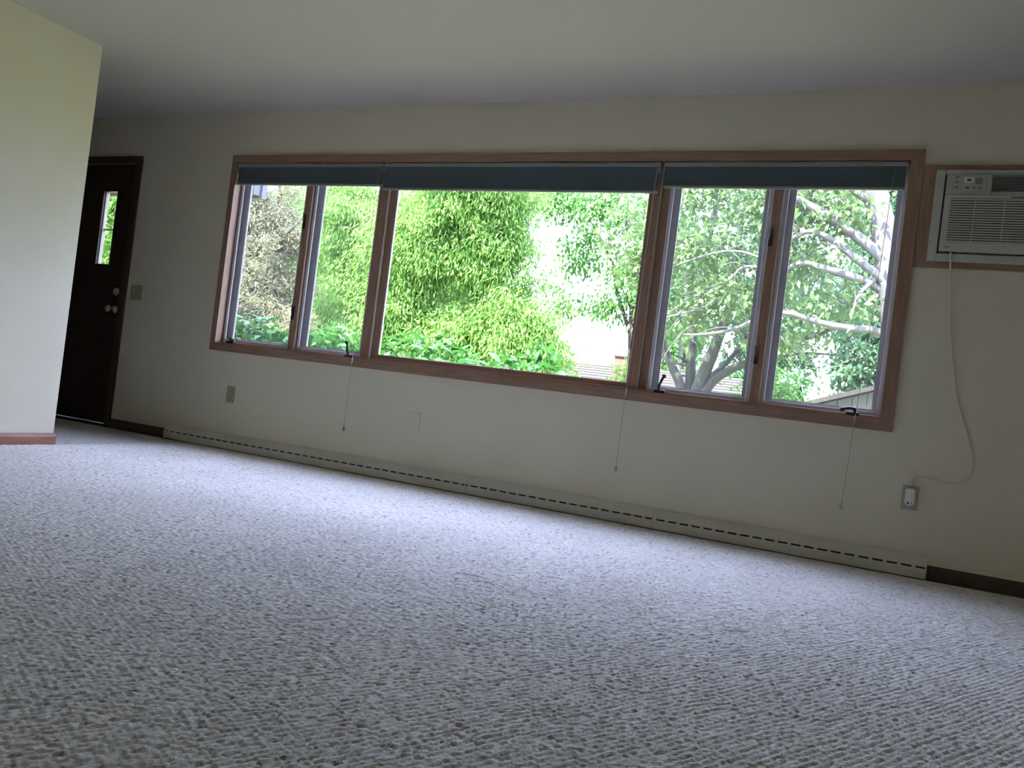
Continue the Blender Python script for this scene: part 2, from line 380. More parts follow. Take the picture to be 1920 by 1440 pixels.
# ------------------------------------------------------------------ window
win = empty('window_1', (-2.31, 0, 0.6945), 'wide brown wooden window with five panes above the heater', 'window', kind='structure')
CX0, CX1, CZ0, CZ1 = -4.585, -0.038, 0.6945, 2.1176     # casing outer
IX0, IX1, IZ0, IZ1 = -4.538, -0.100, 0.755, 2.062       # casing inner
def casing(pts, name, m): return obj(name, prism_xz(pts, -0.018, 0.0), m, win)
casing([(CX0, CZ1), (CX1, CZ1), (IX1, IZ1), (IX0, IZ1)], 'casing', M['wood_h'])
casing([(CX0, CZ0), (CX1, CZ0), (IX1, IZ0), (IX0, IZ0)], 'casing', M['wood_h'])
casing([(CX0, CZ0), (CX0, CZ1), (IX0, IZ1), (IX0, IZ0)], 'casing', M['wood_v'])
casing([(CX1, CZ0), (CX1, CZ1), (IX1, IZ1), (IX1, IZ0)], 'casing', M['wood_v'])
obj('jamb', bx(WX0, IX0 - 0.004, 0, TY, WZ0, WZ1), M['wood_v'], win)
obj('jamb', bx(IX1 + 0.004, WX1, 0, TY, WZ0, WZ1), M['wood_v'], win)
obj('head_jamb', bx(WX0, WX1, 0, TY, IZ1 + 0.003, WZ1), M['wood_h'], win)
obj('sill', bx(WX0, WX1, 0, TY, WZ0, IZ0 - 0.002), M['wood_h'], win)
obj('sill_nosing', bx(IX0, IX1, 0.036, 0.053, IZ0 - 0.002, IZ0 + 0.012, bev=0.003), M['wood_h'], win)
zb, zt = IZ0 - 0.002, IZ1 + 0.003
obj('mullion', bx(-3.918, -3.862, 0.031, TY, zb, zt, bev=0.003), M['wood_v'], win)
obj('mullion', bx(-0.757, -0.702, 0.031, TY, zb, zt, bev=0.003), M['wood_v'], win)
for (a, b_, c) in ((-3.302, -3.232, -3.180), (-1.424, -1.383, -1.334)):
    p = obj('post', bx(a, b_, 0.031, TY, zb, zt), M['wood_v'], win)
    obj('lit_side_strip', bx(b_ - 0.006, b_ + 0.003, 0.032, 0.064, zb, zt), M['tan'], p)  # post's side face catching outside light, painted in as paler tan
    obj('post_rabbet', bx(b_ + 0.003, c, 0.056, 0.078 if c < -3 else TY, zb, zt), M['wood_v'], win)
    if c < -3: obj('post_rabbet', bx(b_ + 0.003, c - 0.045, 0.078, TY, zb, zt), M['wood_v'], win)
# picture pane in the middle
obj('sash_rail', bx(-3.180, -1.424, 0.045, 0.10, zb, 0.797, bev=0.004), M['wood_h'], win)
obj('sash_rail', bx(-3.180, -1.424, 0.045, 0.10, 2.00, zt), M['wood_h'], win)
obj('glazing_bead', bx(-3.180, -3.174, 0.060, 0.074, 0.797, 2.0), M['alu'], win)
obj('sash_stile', bx(-1.452, -1.424, 0.045, 0.10, 0.797, 2.0), M['wood_v'], win)
tag(obj('pane', bx(-3.175, -1.45, 0.066, 0.070, 0.795, 2.0), M['glass'], win), 'large clear picture pane in the middle')
# four casements: sash with glass outside, aluminium insect screen inside
def frame_bars(x0, x1, y0, y1, z0, z1, w, m, name, parent):
    obj(name, bx(x0, x0 + w, y0, y1, z0, z1, bev=0.002), m, parent)
    obj(name, bx(x1 - w, x1, y0, y1, z0, z1, bev=0.002), m, parent)
    obj(name, bx(x0 + w, x1 - w, y0, y1, z0, z0 + w, bev=0.002), m, parent)
    obj(name, bx(x0 + w, x1 - w, y0, y1, z1 - w, z1, bev=0.002), m, parent)
for (x0, x1) in ((-4.540, -3.918), (-3.862, -3.302), (-1.334, -0.757), (-0.702, -0.098)):
    s = bpy.data.objects.new('casement_sash', None); C.objects.link(s); s.location = ((x0 + x1) / 2, 0.1, zb); put(s, win)
    g = 0.004
    obj('sash_stile', bx(x0 + g, x0 + 0.054, 0.090, 0.113, zb + 0.004, zt), M['sash'], s)
    obj('sash_stile', bx(x1 - 0.050, x1 - g, 0.090, 0.113, zb + 0.004, zt), M['sash'], s)
    obj('sash_rail', bx(x0 + 0.054, x1 - 0.050, 0.090, 0.113, zb + 0.004, 0.798), M['sash'], s)
    obj('sash_rail', bx(x0 + 0.054, x1 - 0.050, 0.090, 0.113, 2.01, zt), M['sash'], s)
    obj('glazing_bead', bx(x0 + 0.054, x0 + 0.058, 0.090, 0.100, 0.798, 2.01), M['bead'], s)
    obj('pane', bx(x0 + 0.05, x1 - 0.046, 0.101, 0.105, 0.795, 2.012), M['glass'], s)
    t = bpy.data.objects.new('insect_screen', None); C.objects.link(t); t.location = ((x0 + x1) / 2, 0.05, zb); put(t, win)
    frame_bars(x0 + 0.003, x1 - 0.003, 0.054, 0.066, zb + 0.012, zt - 0.002, 0.021, M['alu'], 'screen_frame', t)
    bm = bmesh.new(); v = [bm.verts.new(q) for q in ((x0 + 0.02, 0.061, zb + 0.03), (x1 - 0.02, 0.061, zb + 0.03), (x1 - 0.02, 0.061, zt - 0.02), (x0 + 0.02, 0.061, zt - 0.02))]
    bm.faces.new(v); obj('screen_mesh', bm, M['screen'], t)
# crank handles on the sill and lock levers on the mullions
def crank(x, folded, lean):
    b = obj('crank_base', bx(x - 0.032, x + 0.032, 0.012, 0.044, IZ0 - 0.001, IZ0 + 0.020, bev=0.006, seg=2), M['darkmetal'], win)
    bm = bmesh.new()
    if folded:
        pts = [(x + 0.012, 0.020, IZ0 + 0.018), (x + 0.005, 0.006, IZ0 + 0.036), (x - 0.03 * lean, -0.004, IZ0 + 0.034), (x - 0.05 * lean, -0.006, IZ0 + 0.026)]
    else:
        pts = [(x, 0.020, IZ0 + 0.016), (x - 0.004, 0.010, IZ0 + 0.035), (x + 0.010 * lean, 0.002, IZ0 + 0.075), (x + 0.022 * lean, 0.0, IZ0 + 0.098)]
    tube(bm, catmull(pts, 5), 0.0085, 0.007, 8)
    obj('crank_handle', bm, M['darkmetal'], b, True)
    bm = bmesh.new(); e = pts[-1]
    bmesh.ops.create_uvsphere(bm, u_segments=12, v_segments=8, radius=0.0125, matrix=Matrix.Translation(e))
    obj('knob', bm, M['darkmetal'], b, True)
crank(-4.43, True, -1.0); crank(-3.385, False, -0.6); crank(-1.245, False, 1.0); crank(-0.232, True, 1.0)
for x in (-3.905, -0.745):
    for z in (1.66, 1.02):
        k = obj('lock_plate', bx(x - 0.012, x + 0.012, 0.023, 0.033, z - 0.05, z + 0.05, bev=0.004), M['darkmetal'], win)
        bm = bmesh.new(); tube(bm, catmull([(x, 0.025, z - 0.01), (x + 0.004, 0.011, z + 0.02), (x + 0.006, 0.007, z + 0.06)], 4), 0.006, 0.004, 8)
        obj('lock_lever', bm, M['darkmetal'], k, True)

# ------------------------------------------------------------------ shades
def shade(x0, x1, zbot, label, cordx, cordx2, zend):
    s = empty('roller_shade', ((x0 + x1) / 2, 0.02, 2.06), label, 'window shade', 'teal shades rolled up in the window')
    obj('headrail', bx(x0, x1, -0.012, 0.028, 2.034, 2.058, bev=0.003), M['rail'], s)
    # fabric: folded stack hanging from the rail, slightly bellied
    n = 9
    pr = [(-0.004 + 0.004 * math.sin(PI * i / n), 2.036 - (2.036 - zbot - 0.010) * i / n) for i in range(n + 1)]
    back = [(y + 0.012, z) for y, z in reversed(pr)]
    obj('fabric', prism(pr + back, x0 + 0.004, x1 - 0.004), M['teal'], s)
    obj('hem_bar', bx(x0 + 0.003, x1 - 0.003, -0.007, 0.014, zbot - 0.002, zbot + 0.012, bev=0.003), M['rail'], s)
    obj('end_bracket', bx(x0 - 0.001, x0 + 0.004, -0.012, 0.028, 2.0, 2.06), M['rail'], s)
    obj('end_bracket', bx(x1 - 0.004, x1 + 0.001, -0.012, 0.028, 2.0, 2.06), M['rail'], s)
    # cord from the rail down in front of the casing
    bm = bmesh.new(); zc = 0.735
    xm = cordx + (cordx2 - cordx) * (2.03 - zc) / (2.03 - zend)
    tube(bm, catmull([(cordx, -0.013, 2.036), (cordx * 0.6 + xm * 0.4, -0.022, 1.4), (xm, -0.030, zc), ((xm + cordx2) / 2, -0.027, (zc + zend) / 2), (cordx2, -0.024, zend)], 6), 0.0016, None, 6)
    c = obj('pull_cord', bm, M['cordm'], s, True)
    bm = bmesh.new(); lathe(bm, [(0.002, 0.024), (0.006, 0.014), (0.006, -0.010), (0.003, -0.024)], (xm, -0.030, zc), 'z', 10)
    obj('cord_joint', bm, M['cordm'], c, True)
    bm = bmesh.new(); lathe(bm, [(0.002, 0.012), (0.008, 0.002), (0.009, -0.012), (0.004, -0.020)], (cordx2, -0.024, zend), 'z', 10)
    obj('tassel', bm, M['cordm'], c, True)
    # thin control line hanging in front of the glass beside the cord
    return s
shade(-4.535, -3.272, 1.908, 'teal shade rolled up over the two left panes', -3.300, -3.318, 0.285)
shade(-3.262, -1.392, 1.885, 'longest teal shade, rolled up over the middle picture pane', -1.405, -1.430, 0.305)
shade(-1.364, -0.112, 1.916, 'teal shade rolled up over the two right panes', -0.170, -0.230, 0.297)

# ------------------------------------------------------------------ entry door
door = empty('door_1', ((DX0 + DX1) / 2, 0.03, 0), 'dark brown entry door with a narrow tall glass light', 'door', kind='structure')
LX0, LX1, LZ0, LZ1 = -5.925, -5.765, 1.262, 1.85
a0, a1 = DX0 + 0.012, DX1 - 0.012
bm = bmesh.new()
for (x0, x1, z0, z1) in ((a0, LX0, 0.025, DZ - 0.01), (LX1, a1, 0.025, DZ - 0.01), (LX0, LX1, 0.025, LZ0), (LX0, LX1, LZ1, DZ - 0.01)):
    box(bm, x0, x1, 0.015, 0.060, z0, z1)
obj('slab', bm, M['door'], door)
for (x0, x1, z0, z1) in ((LX0 - 0.018, LX0 + 0.004, LZ0 - 0.018, LZ1 + 0.018), (LX1 - 0.004, LX1 + 0.018, LZ0 - 0.018, LZ1 + 0.018)):
    obj('glass_molding', bx(x0, x1, 0.008, 0.066, z0, z1, bev=0.003), M['door'], door)
for (z0, z1) in ((LZ0 - 0.018, LZ0 + 0.004), (LZ1 - 0.004, LZ1 + 0.018)):
    obj('glass_molding', bx(LX0, LX1, 0.008, 0.066, z0, z1, bev=0.003), M['door'], door)
obj('pane', bx(LX0, LX1, 0.040, 0.044, LZ0, LZ1), M['glass'], door)
obj('glazing_bead', bx(LX0 + 0.004, LX0 + 0.010, 0.03, 0.06, LZ0, LZ1), M['tan'], door)
obj('muntin', bx(LX0, LX1, 0.05, 0.064, 1.54, 1.555), M['tan'], door)
obj('threshold', bx(DX0, DX1, -0.01, 0.15, 0, 0.022), M['darkmetal'], door)
obj('jamb', bx(DX0, DX0 + 0.012, 0, TY, 0.022, DZ), M['wood_dark'], door)
obj('jamb', bx(DX1 - 0.012, DX1, 0, TY, 0.022, DZ), M['wood_dark'], door)
obj('head_jamb', bx(DX0, DX1, 0, TY, DZ - 0.01, DZ), M['wood_dark'], door)
dz1 = 2.1176
obj('casing', prism_xz([(-5.5135, 0.0), (-5.5135, dz1), (-5.570, dz1 - 0.056), (-5.570, 0.0)], -0.016, 0.0), M['wood_dark'], door)
obj('casing', prism_xz([(-6.552, 0.0), (-6.552, dz1), (-6.496, dz1 - 0.056), (-6.496, 0.0)], -0.016, 0.0), M['wood_dark'], door)
obj('casing', prism_xz([(-6.552, dz1), (-5.5135, dz1), (-5.570, dz1 - 0.056), (-6.496, dz1 - 0.056)], -0.016, 0.0), M['wood_dark'], door)
bm = bmesh.new(); lathe(bm, [(0.033, 0.015), (0.033, 0.009), (0.026, 0.004), (0.014, 0.0), (0.012, -0.02), (0.020, -0.030), (0.028, -0.042), (0.028, -0.056), (0.020, -0.066), (0.006, -0.069)], (-5.640, 0, 0.915), 'y', 24)
obj('door_knob', bm, M['brass'], door, True)
bm = bmesh.new(); lathe(bm, [(0.032, 0.015), (0.032, 0.008), (0.026, 0.002), (0.010, 0.0)], (-5.645, 0, 1.057), 'y', 24)
db = obj('deadbolt', bm, M['brass'], door, True)
obj('thumb_turn', bx(-5.650, -5.640, -0.016, 0.002, 1.040, 1.074, bev=0.003), M['brass'], db)

# ------------------------------------------------------------------ plates and outlets
def screw(x, z, y=-0.0065, parent=None):
    bm = bmesh.new(); lathe(bm, [(0.003, 0.001), (0.003, -0.0006), (0.001, -0.001)], (x, y, z), 'y', 8); return obj('screw', bm, M['plate'], parent)
sw = empty('light_switch', (-5.410, 0, 1.062), 'tan double light switch plate beside the entry door', 'switch')
obj('cover_plate', bx(-5.470, -5.350, -0.0065, 0, 1.005, 1.119, bev=0.003, seg=2), M['plate'], sw)
for x in (-5.433, -5.387):
    t = obj('toggle', bx(x - 0.005, x + 0.005, -0.017, -0.004, 1.060, 1.080, bev=0.002), M['plate'], sw)
    screw(x, 1.092, parent=sw); screw(x, 1.032, parent=sw)
def outlet(name, x, z, label, m, both=True):
    o = empty(name, (x, 0, z), label, 'outlet')
    obj('cover_plate', bx(x - 0.037, x + 0.037, -0.0065, 0, z - 0.059, z + 0.059, bev=0.003, seg=2), m, o)
    for dz in (0.0195, -0.0195):
        f = obj('receptacle', bx(x - 0.017, x + 0.017, -0.0085, -0.005, z + dz - 0.0145, z + dz + 0.0145, bev=0.004, seg=2), m, o)
        for dx in (-0.006, 0.006): obj('slot', bx(x + dx - 0.0012, x + dx + 0.0012, -0.0090, -0.008, z + dz - 0.004, z + dz + 0.005), M['slot'], f)
    screw(x, z, -0.0065, o)
    return o
outlet('wall_outlet', -4.343, 0.393, 'tan duplex outlet below the left end of the window', M['plate'])
outlet('wall_outlet', 0.076, 0.385, 'tan outlet with the air conditioner plug in it', M['plate'])
cp = empty('blank_plate', (-2.795, 0, 0.391), 'blank cover plate painted like the wall below the picture pane', 'cover plate')
obj('cover_plate', bx(-2.832, -2.757, -0.005, 0, 0.331, 0.452, bev=0.002), M['wall'], cp)
screw_m = M['wall']
for dz in (0.03, -0.03):
    bm = bmesh.new(); lathe(bm, [(0.003, 0.001), (0.003, -0.0006), (0.001, -0.001)], (-2.795, -0.005, 0.391 + dz), 'y', 8); obj('screw', bm, M['wall'], cp)

# ------------------------------------------------------------------ air conditioner
trim = empty('trim_1', (0.36, 0, 1.53), 'brown wooden frame around the wall air conditioner', 'trim', kind='structure')
TX0, TX1, TZ0, TZ1 = -0.036, 0.756, 1.527, 2.038
obj('board', prism_xz([(TX0, TZ1), (TX1, TZ1), (AX1, AZ1), (AX0 + 0.016, AZ1)], -0.017, 0.0), M['wood_h'], trim)
obj('board', prism_xz([(TX0, TZ0), (TX1, TZ0), (AX1, AZ0), (AX0 + 0.016, AZ0)], -0.017, 0.0), M['wood_h'], trim)
obj('board', prism_xz([(TX0, TZ0), (TX0, TZ1), (AX0 + 0.016, AZ1), (AX0 + 0.016, AZ0)], -0.017, 0.0), M['wood_v'], trim)
obj('board', prism_xz([(TX1, TZ0), (TX1, TZ1), (AX1, AZ1), (AX1, AZ0)], -0.017, 0.0), M['wood_v'], trim)

ac = empty('air_conditioner', (0.36, -0.02, 1.557), 'beige through-wall air conditioner with louvered front right of the window', 'air conditioner')
BX0, BX1, BZ0, BZ1 = 0.022, 0.698, 1.557, 2.010
FX0, FX1, FZ0, FZ1 = 0.070, 0.650, 1.603, 1.985          # front panel
bm = bmesh.new()
box(bm, BX0, FX0 - 0.006, -0.034, -0.002, BZ0, BZ1, bev=0.006, seg=2); box(bm, FX1 + 0.006, BX1, -0.034, -0.002, BZ0, BZ1, bev=0.006, seg=2)
box(bm, FX0 - 0.008, FX1 + 0.008, -0.034, -0.002, BZ0, FZ0 - 0.006, bev=0.006, seg=2); box(bm, FX0 - 0.008, FX1 + 0.008, -0.034, -0.002, FZ1 + 0.002, BZ1, bev=0.006, seg=2)
obj('bezel', bm, M['ac'], ac)
obj('chassis', bx(BX0 + 0.01, BX1 - 0.01, -0.012, 0.42, BZ0 + 0.02, BZ1 - 0.015), M['acdark'], ac)
# front panel pieces: frame around the two openings
GX0, GX1, GZ0, GZ1 = 0.098, 0.622, 1.648, 1.866          # intake grille
OX0, OX1, OZ0, OZ1 = 0.268, 0.632, 1.899, 1.979          # outlet grille
bm = bmesh.new(); y0, y1 = -0.048, -0.014
box(bm, FX0, GX0, y0, y1, FZ0, 1.880); box(bm, GX1, FX1, y0, y1, FZ0, 1.880)
box(bm, GX0, GX1, y0, y1, FZ0, GZ0); box(bm, GX0, GX1, y0, y1, GZ1, 1.880)
obj('front_panel', bm, M['ac'], ac)
bm = bmesh.new()
box(bm, FX0, OX0, y0 + 0.004, y1, 1.882, FZ1, bev=0.003); box(bm, OX1, FX1, y0 + 0.004, y1, 1.882, FZ1)
box(bm, OX0, OX1, y0 + 0.004, y1, 1.882, OZ0); box(bm, OX0, OX1, y0 + 0.004, y1, OZ1, FZ1)
obj('upper_panel', bm, M['ac2'], ac)
nl = 18; lp = (GZ1 - GZ0) / nl
louver_mesh = None
for i in range(nl - 0):
    z = GZ0 + lp * (i + 0.5)
    o = obj('louver', louver_mesh or prism([(-0.047, -0.0048), (-0.047, 0.0030), (-0.030, 0.0048), (-0.030, -0.0010)], GX0, GX1), M['ac'])
    louver_mesh = o.data; o.location = (0, 0, z); put(o, ac)
for x in (0.205, 0.330, 0.455, 0.560):
    obj('louver_rib', bx(x - 0.002, x + 0.002, -0.0465, -0.02, GZ0, GZ1), M['ac'], ac)
vane_mesh = None
for i in range(10):
    z = OZ0 + (OZ1 - OZ0) / 10 * (i + 0.5)
    o = obj('vane', vane_mesh or prism([(-0.040, -0.0022), (-0.040, 0.0), (-0.020, 0.003), (-0.020, 0.001)], OX0, OX1), M['ac2'])
    vane_mesh = o.data; o.location = (0, 0, z); put(o, ac)
cpn = obj('control_panel', bx(0.100, 0.245, y0 + 0.002, y0 + 0.006, 1.892, 1.980, bev=0.0015), M['ac2'], ac)
dsp = obj('display_bezel', bx(0.146, 0.188, y0 - 0.001, y0 + 0.003, 1.940, 1.968, bev=0.008, seg=3), M['white'], cpn)
obj('display', bx(0.157, 0.177, y0 - 0.0022, y0 - 0.0005, 1.948, 1.960, bev=0.0005), M['slot'], cpn)
for z in (1.969, 1.943, 1.918): obj('button', bx(0.110, 0.122, y0 - 0.0005, y0 + 0.003, z - 0.004, z + 0.004, bev=0.0015), M['ink'], cpn)
for x, s in ((0.163, 0.007), (0.192, 0.004), (0.216, 0.006)): obj('button', bx(x - s, x + s, y0 - 0.0005, y0 + 0.003, 1.914, 1.921, bev=0.0015), M['ink'], cpn)
obj('status_label', bx(0.196, 0.226, y0 + 0.0008, y0 + 0.003, 1.936, 1.964), M['ink'], cpn)
obj('logo_strip', bx(0.352, 0.452, y0 - 0.0008, y0 + 0.002, 1.868, 1.8745), M['ink'], ac)
obj('badge', bx(0.093, 0.118, y0 - 0.0008, y0 + 0.002, 1.622, 1.627), M['ink'], ac)
bm = bmesh.new()
tube(bm, catmull([(0.124, -0.040, 1.600), (0.126, -0.047, 1.572), (0.130, -0.040, 1.54), (0.143, -0.020, 1.42), (0.161, -0.014, 1.249), (0.196, -0.012, 1.04), (0.236, -0.012, 0.863), (0.290, -0.012, 0.72), (0.322, -0.012, 0.630), (0.328, -0.012, 0.560), (0.300, -0.012, 0.500), (0.228, -0.012, 0.479), (0.172, -0.014, 0.492), (0.120, -0.020, 0.492), (0.086, -0.028, 0.470), (0.076, -0.030, 0.440)], 8), 0.0048, None, 8)
obj('power_cord', bm, M['cord_light'], ac, True)
pl = obj('plug', bx(0.053, 0.098, -0.040, -0.009, 0.346, 0.432, bev=0.014, seg=3), M['white'], ac)
bm = bmesh.new(); lathe(bm, [(0.005, 0.002), (0.005, -0.001), (0.003, -0.0015)], (0.069, -0.040, 0.360), 'y', 10); obj('reset_button', bm, M['slot'], pl)
bm = bmesh.new(); lathe(bm, [(0.003, 0.002), (0.003, -0.001), (0.002, -0.0015)], (0.085, -0.040, 0.362), 'y', 10); obj('test_button', bm, M['ink'], pl)

# ------------------------------------------------------------------ baseboard heater
ht = empty('baseboard_heater', (-2.36, -0.03, 0), 'long cream baseboard heater under the window with a row of slots', 'heater')
HX0, HX1 = -4.885, 0.181
secs = [HX0, -3.602, -2.353, -1.177, HX1]
for a, b_ in zip(secs, secs[1:]):
    obj('front_panel', prism([(-0.040, 0.004), (-0.052, 0.010), (-0.055, 0.058), (-0.050, 0.058), (-0.047, 0.012)], a + 0.001, b_ - 0.001), M['heater'], ht)
    obj('hood', prism([(0, 0.112), (-0.012, 0.114), (-0.051, 0.072), (-0.054, 0.0665), (-0.050, 0.0665), (-0.012, 0.106), (0, 0.106)], a + 0.001, b_ - 0.001), M['heater'], ht)
obj('dark_slot_fill', bx(HX0 + 0.002, HX1 - 0.002, -0.046, 0, 0.004, 0.062), M['slot'], ht)  # near-black filler painting in the shade behind the slots
obj('end_cap', prism([(0, 0.0), (-0.052, 0.0), (-0.056, 0.060), (-0.053, 0.072), (-0.012, 0.115), (0, 0.115)], HX0 - 0.003, HX0 + 0.002), M['heater'], ht)
obj('end_cap', prism([(0, 0.0), (-0.052, 0.0), (-0.056, 0.060), (-0.053, 0.072), (-0.012, 0.115), (0, 0.115)], HX1 - 0.002, HX1 + 0.003), M['heater'], ht)
for x in secs[1:-1]:
    obj('joint_strip', prism([(-0.0545, 0.055), (-0.0558, 0.058), (-0.0548, 0.070), (-0.050, 0.070), (-0.050, 0.055)], x - 0.004, x + 0.004), M['heater'], ht)
tm = None; x = HX0 + 0.045
while x < HX1 - 0.01:
    o = obj('slot_bridge', tm or prism([(-0.0545, 0.057), (-0.0538, 0.068), (-0.049, 0.068), (-0.049, 0.057)], -0.009, 0.009), M['heater'])
    tm = o.data; o.location = (x, 0, 0); put(o, ht); x += 0.0645

# ------------------------------------------------------------------ outdoors: ground, neighbours
GZ = -0.45
tag(obj('ground', bx(-70, 60, -60, 90, GZ - 0.3, GZ), M['lawn']), 'sunlit lawn outside the window', 'lawn', kind='structure')


# neighbour roof with courses of shingles
nb = empty('neighbor_house', (-5.4, 15.0, GZ), 'neighboring house with pinkish shingle roof beyond the picture pane', 'house')
obj('wall', bx(-9.2, -2.6, 13.3, 19.0, GZ, 0.72), M['siding'], nb)
nC = 14; ra, rb = (12.9, 0.62), (16.4, 1.62); cm = None
for i in range(nC):
    t0, t1 = i / nC, (i + 1.12) / nC
    p0 = (ra[0] + (rb[0] - ra[0]) * t0, ra[1] + (rb[1] - ra[1]) * t0); p1 = (ra[0] + (rb[0] - ra[0]) * t1, ra[1] + (rb[1] - ra[1]) * t1)
    obj('shingle_course', prism([(p0[0], p0[1]), (p0[0], p0[1] + 0.035), (p1[0], p1[1] + 0.010), (p1[0], p1[1] - 0.01)], -9.6, -2.25), M['shingle'], nb)
obj('roof_back', prism([(16.4, 1.60), (16.4, 1.64), (19.6, 0.70), (19.6, 0.64)], -9.6, -2.25), M['shingle'], nb)
ch = obj('chimney', bx(-6.12, -5.82, 13.9, 14.2, 0.75, 1.74), M['brick'], nb)
obj('chimney_cap', bx(-6.15, -5.79, 13.87, 14.23, 1.74, 1.79), M['brick'], ch)

gr = empty('garage', (1.5, 12.5, GZ), 'pale garage gable with vertical siding seen low in the rightmost pane', 'garage')
gy = 11.0
def gtop(x): return 1.03 + 0.37 * (x + 1.48) if x < 1.5 else 1.03 + 0.37 * 2.98 - 0.37 * (x - 1.5)
x = -1.75
while x < 4.7:
    w = 0.235
    obj('siding_board', prism_xz([(x + 0.006, GZ), (x + w - 0.006, GZ), (x + w - 0.006, gtop(x + w)), (x + 0.006, gtop(x))], gy, gy + 0.03), M['siding'], gr); x += w
obj('wall', bx(-1.7, 4.7, gy + 0.03, gy + 5, GZ, 0.92), M['siding'], gr)
obj('roof_slope', prism_xz([(-2.1, 0.82), (-2.1, 0.90), (1.5, 2.235), (1.5, 2.15)], gy - 0.25, gy + 5.2), M['shingle'], gr)
obj('roof_slope', prism_xz([(5.1, 0.82), (5.1, 0.90), (1.5, 2.235), (1.5, 2.15)], gy - 0.25, gy + 5.2), M['shingle'], gr)

# ------------------------------------------------------------------ outdoors: plants
rng = np.random.default_rng(11)

def leaf_mesh(name, P, D, Lh, Wd, m, fold=0.18, up_bias=0.6):
    """P base points, D unit directions, lengths, widths -> folded two-triangle leaves"""
    n = len(P)
    U = rng.normal(size=(n, 3)) * 0.55 + np.array([0, 0, up_bias])
    S = np.cross(D, U); S /= np.linalg.norm(S, axis=1, keepdims=True) + 1e-9
    Nn = np.cross(S, D)
    V = np.empty((n, 4, 3))
    V[:, 0] = P
    mid = P + D * (Lh * 0.45)[:, None] + Nn * (Wd * fold)[:, None]
    V[:, 1] = mid + S * (Wd * 0.5)[:, None]; V[:, 3] = mid - S * (Wd * 0.5)[:, None]
    V[:, 2] = P + D * Lh[:, None] - np.array([0, 0, 1.0]) * (Lh * 0.12)[:, None]
    idx = np.arange(n)[:, None] * 4
    F = np.concatenate([idx + np.array([[0, 1, 2]]), idx + np.array([[0, 2, 3]])], axis=1).reshape(-1)
    me = bpy.data.meshes.new(name)
    me.vertices.add(4 * n); me.vertices.foreach_set('co', V.reshape(-1).astype(np.float32))
    me.loops.add(6 * n); me.loops.foreach_set('vertex_index', F.astype(np.int32))
    me.polygons.add(2 * n); me.polygons.foreach_set('loop_start', (np.arange(2 * n) * 3).astype(np.int32))
    me.polygons.foreach_set('loop_total', np.full(2 * n, 3, np.int32))
    me.update(calc_edges=True); me.validate()
    me.materials.append(m)
    return me

def unit(v): return v / (np.linalg.norm(v, axis=-1, keepdims=True) + 1e-9)

def clump_points(c, r, nsub, nleaf, sig):
    c, r = np.array(c), np.array(r)
    q = unit(rng.normal(size=(nsub, 3))) * (rng.random((nsub, 1)) ** 0.45)
    sub = c + q * r
    k = rng.integers(0, nsub, nleaf)
    pts = sub[k] + rng.normal(size=(nleaf, 3)) * np.array(sig)
    return pts, sub, (pts - c) / r

def tree(name, label, cat, base, trunk, r0, r1, bark, limbs, clumps, leafm, lsize, style, group=None, twigs=5):
    """trunk: points; limbs: list of (points, ra, rb); clumps: (centre, radii, subclusters, leaves)"""
    t = empty(name, base, label, cat, group)
    bm = bmesh.new(); tube(bm, catmull(trunk, 6), r0, r1, 10); obj('trunk', bm, bark, t, True)
    for pts, ra, rb in limbs:
        bm = bmesh.new(); cp_ = catmull(pts, 6); tube(bm, cp_, ra, rb, 8)
        for k in range(twigs):      # side twigs
            i = random.randrange(len(cp_) // 3, len(cp_)); p = cp_[i]
            d = Vector((random.uniform(-1, 1), random.uniform(-1, 1), random.uniform(-0.5, 0.9))).normalized(); ln = random.uniform(0.3, 0.8)
            tube(bm, catmull([p, p + d * ln * 0.5 + Vector((0, 0, 0.05)), p + d * ln], 3), max(0.006, rb * 0.55), 0.003, 5)
        obj('branch', bm, bark, t, True)
    allP, allD = [], []
    twig_bm = bmesh.new()
    for (c, r, nsub, nleaf) in clumps:
        sg = 0.17 if style != 'dry' else 0.11
        P, sub, rel = clump_points(c, r, nsub, nleaf, (sg, sg, sg * 0.75))
        if style == 'locust': D = unit(rel * 0.35 + np.array([0, -0.05, -0.75]) + rng.normal(size=P.shape) * 0.45)
        elif style == 'dry': D = unit(rel * 0.5 + rng.normal(size=P.shape) * 0.8)
        else: D = unit(rel * 0.3 + np.array([0, 0, -0.35]) + rng.normal(size=P.shape) * 0.7)
        allP.append(P); allD.append(D)
        cv = Vector(c)
        for s in sub[:max(4, nsub // 5)]:
            sv = Vector(s); md = cv.lerp(sv, 0.5) + Vector((random.uniform(-.08, .08), random.uniform(-.08, .08), 0.06))
            tube(twig_bm, [cv, md, sv], 0.012, 0.004, 5, False)
    obj('twigs', twig_bm, bark, t, True)
    P = np.concatenate(allP); D = np.concatenate(allD); n = len(P)
    keep = P[:, 2] > GZ + 0.1; P, D = P[keep], D[keep]; n = len(P)
    Lh = lsize[0] * (0.65 + 0.7 * rng.random(n)); Wd = lsize[1] * (0.7 + 0.6 * rng.random(n))
    f = obj('foliage', leaf_mesh('foliage', P, D, Lh, Wd, leafm), None, t); f['kind'] = 'stuff'
    return t

random.seed(5)
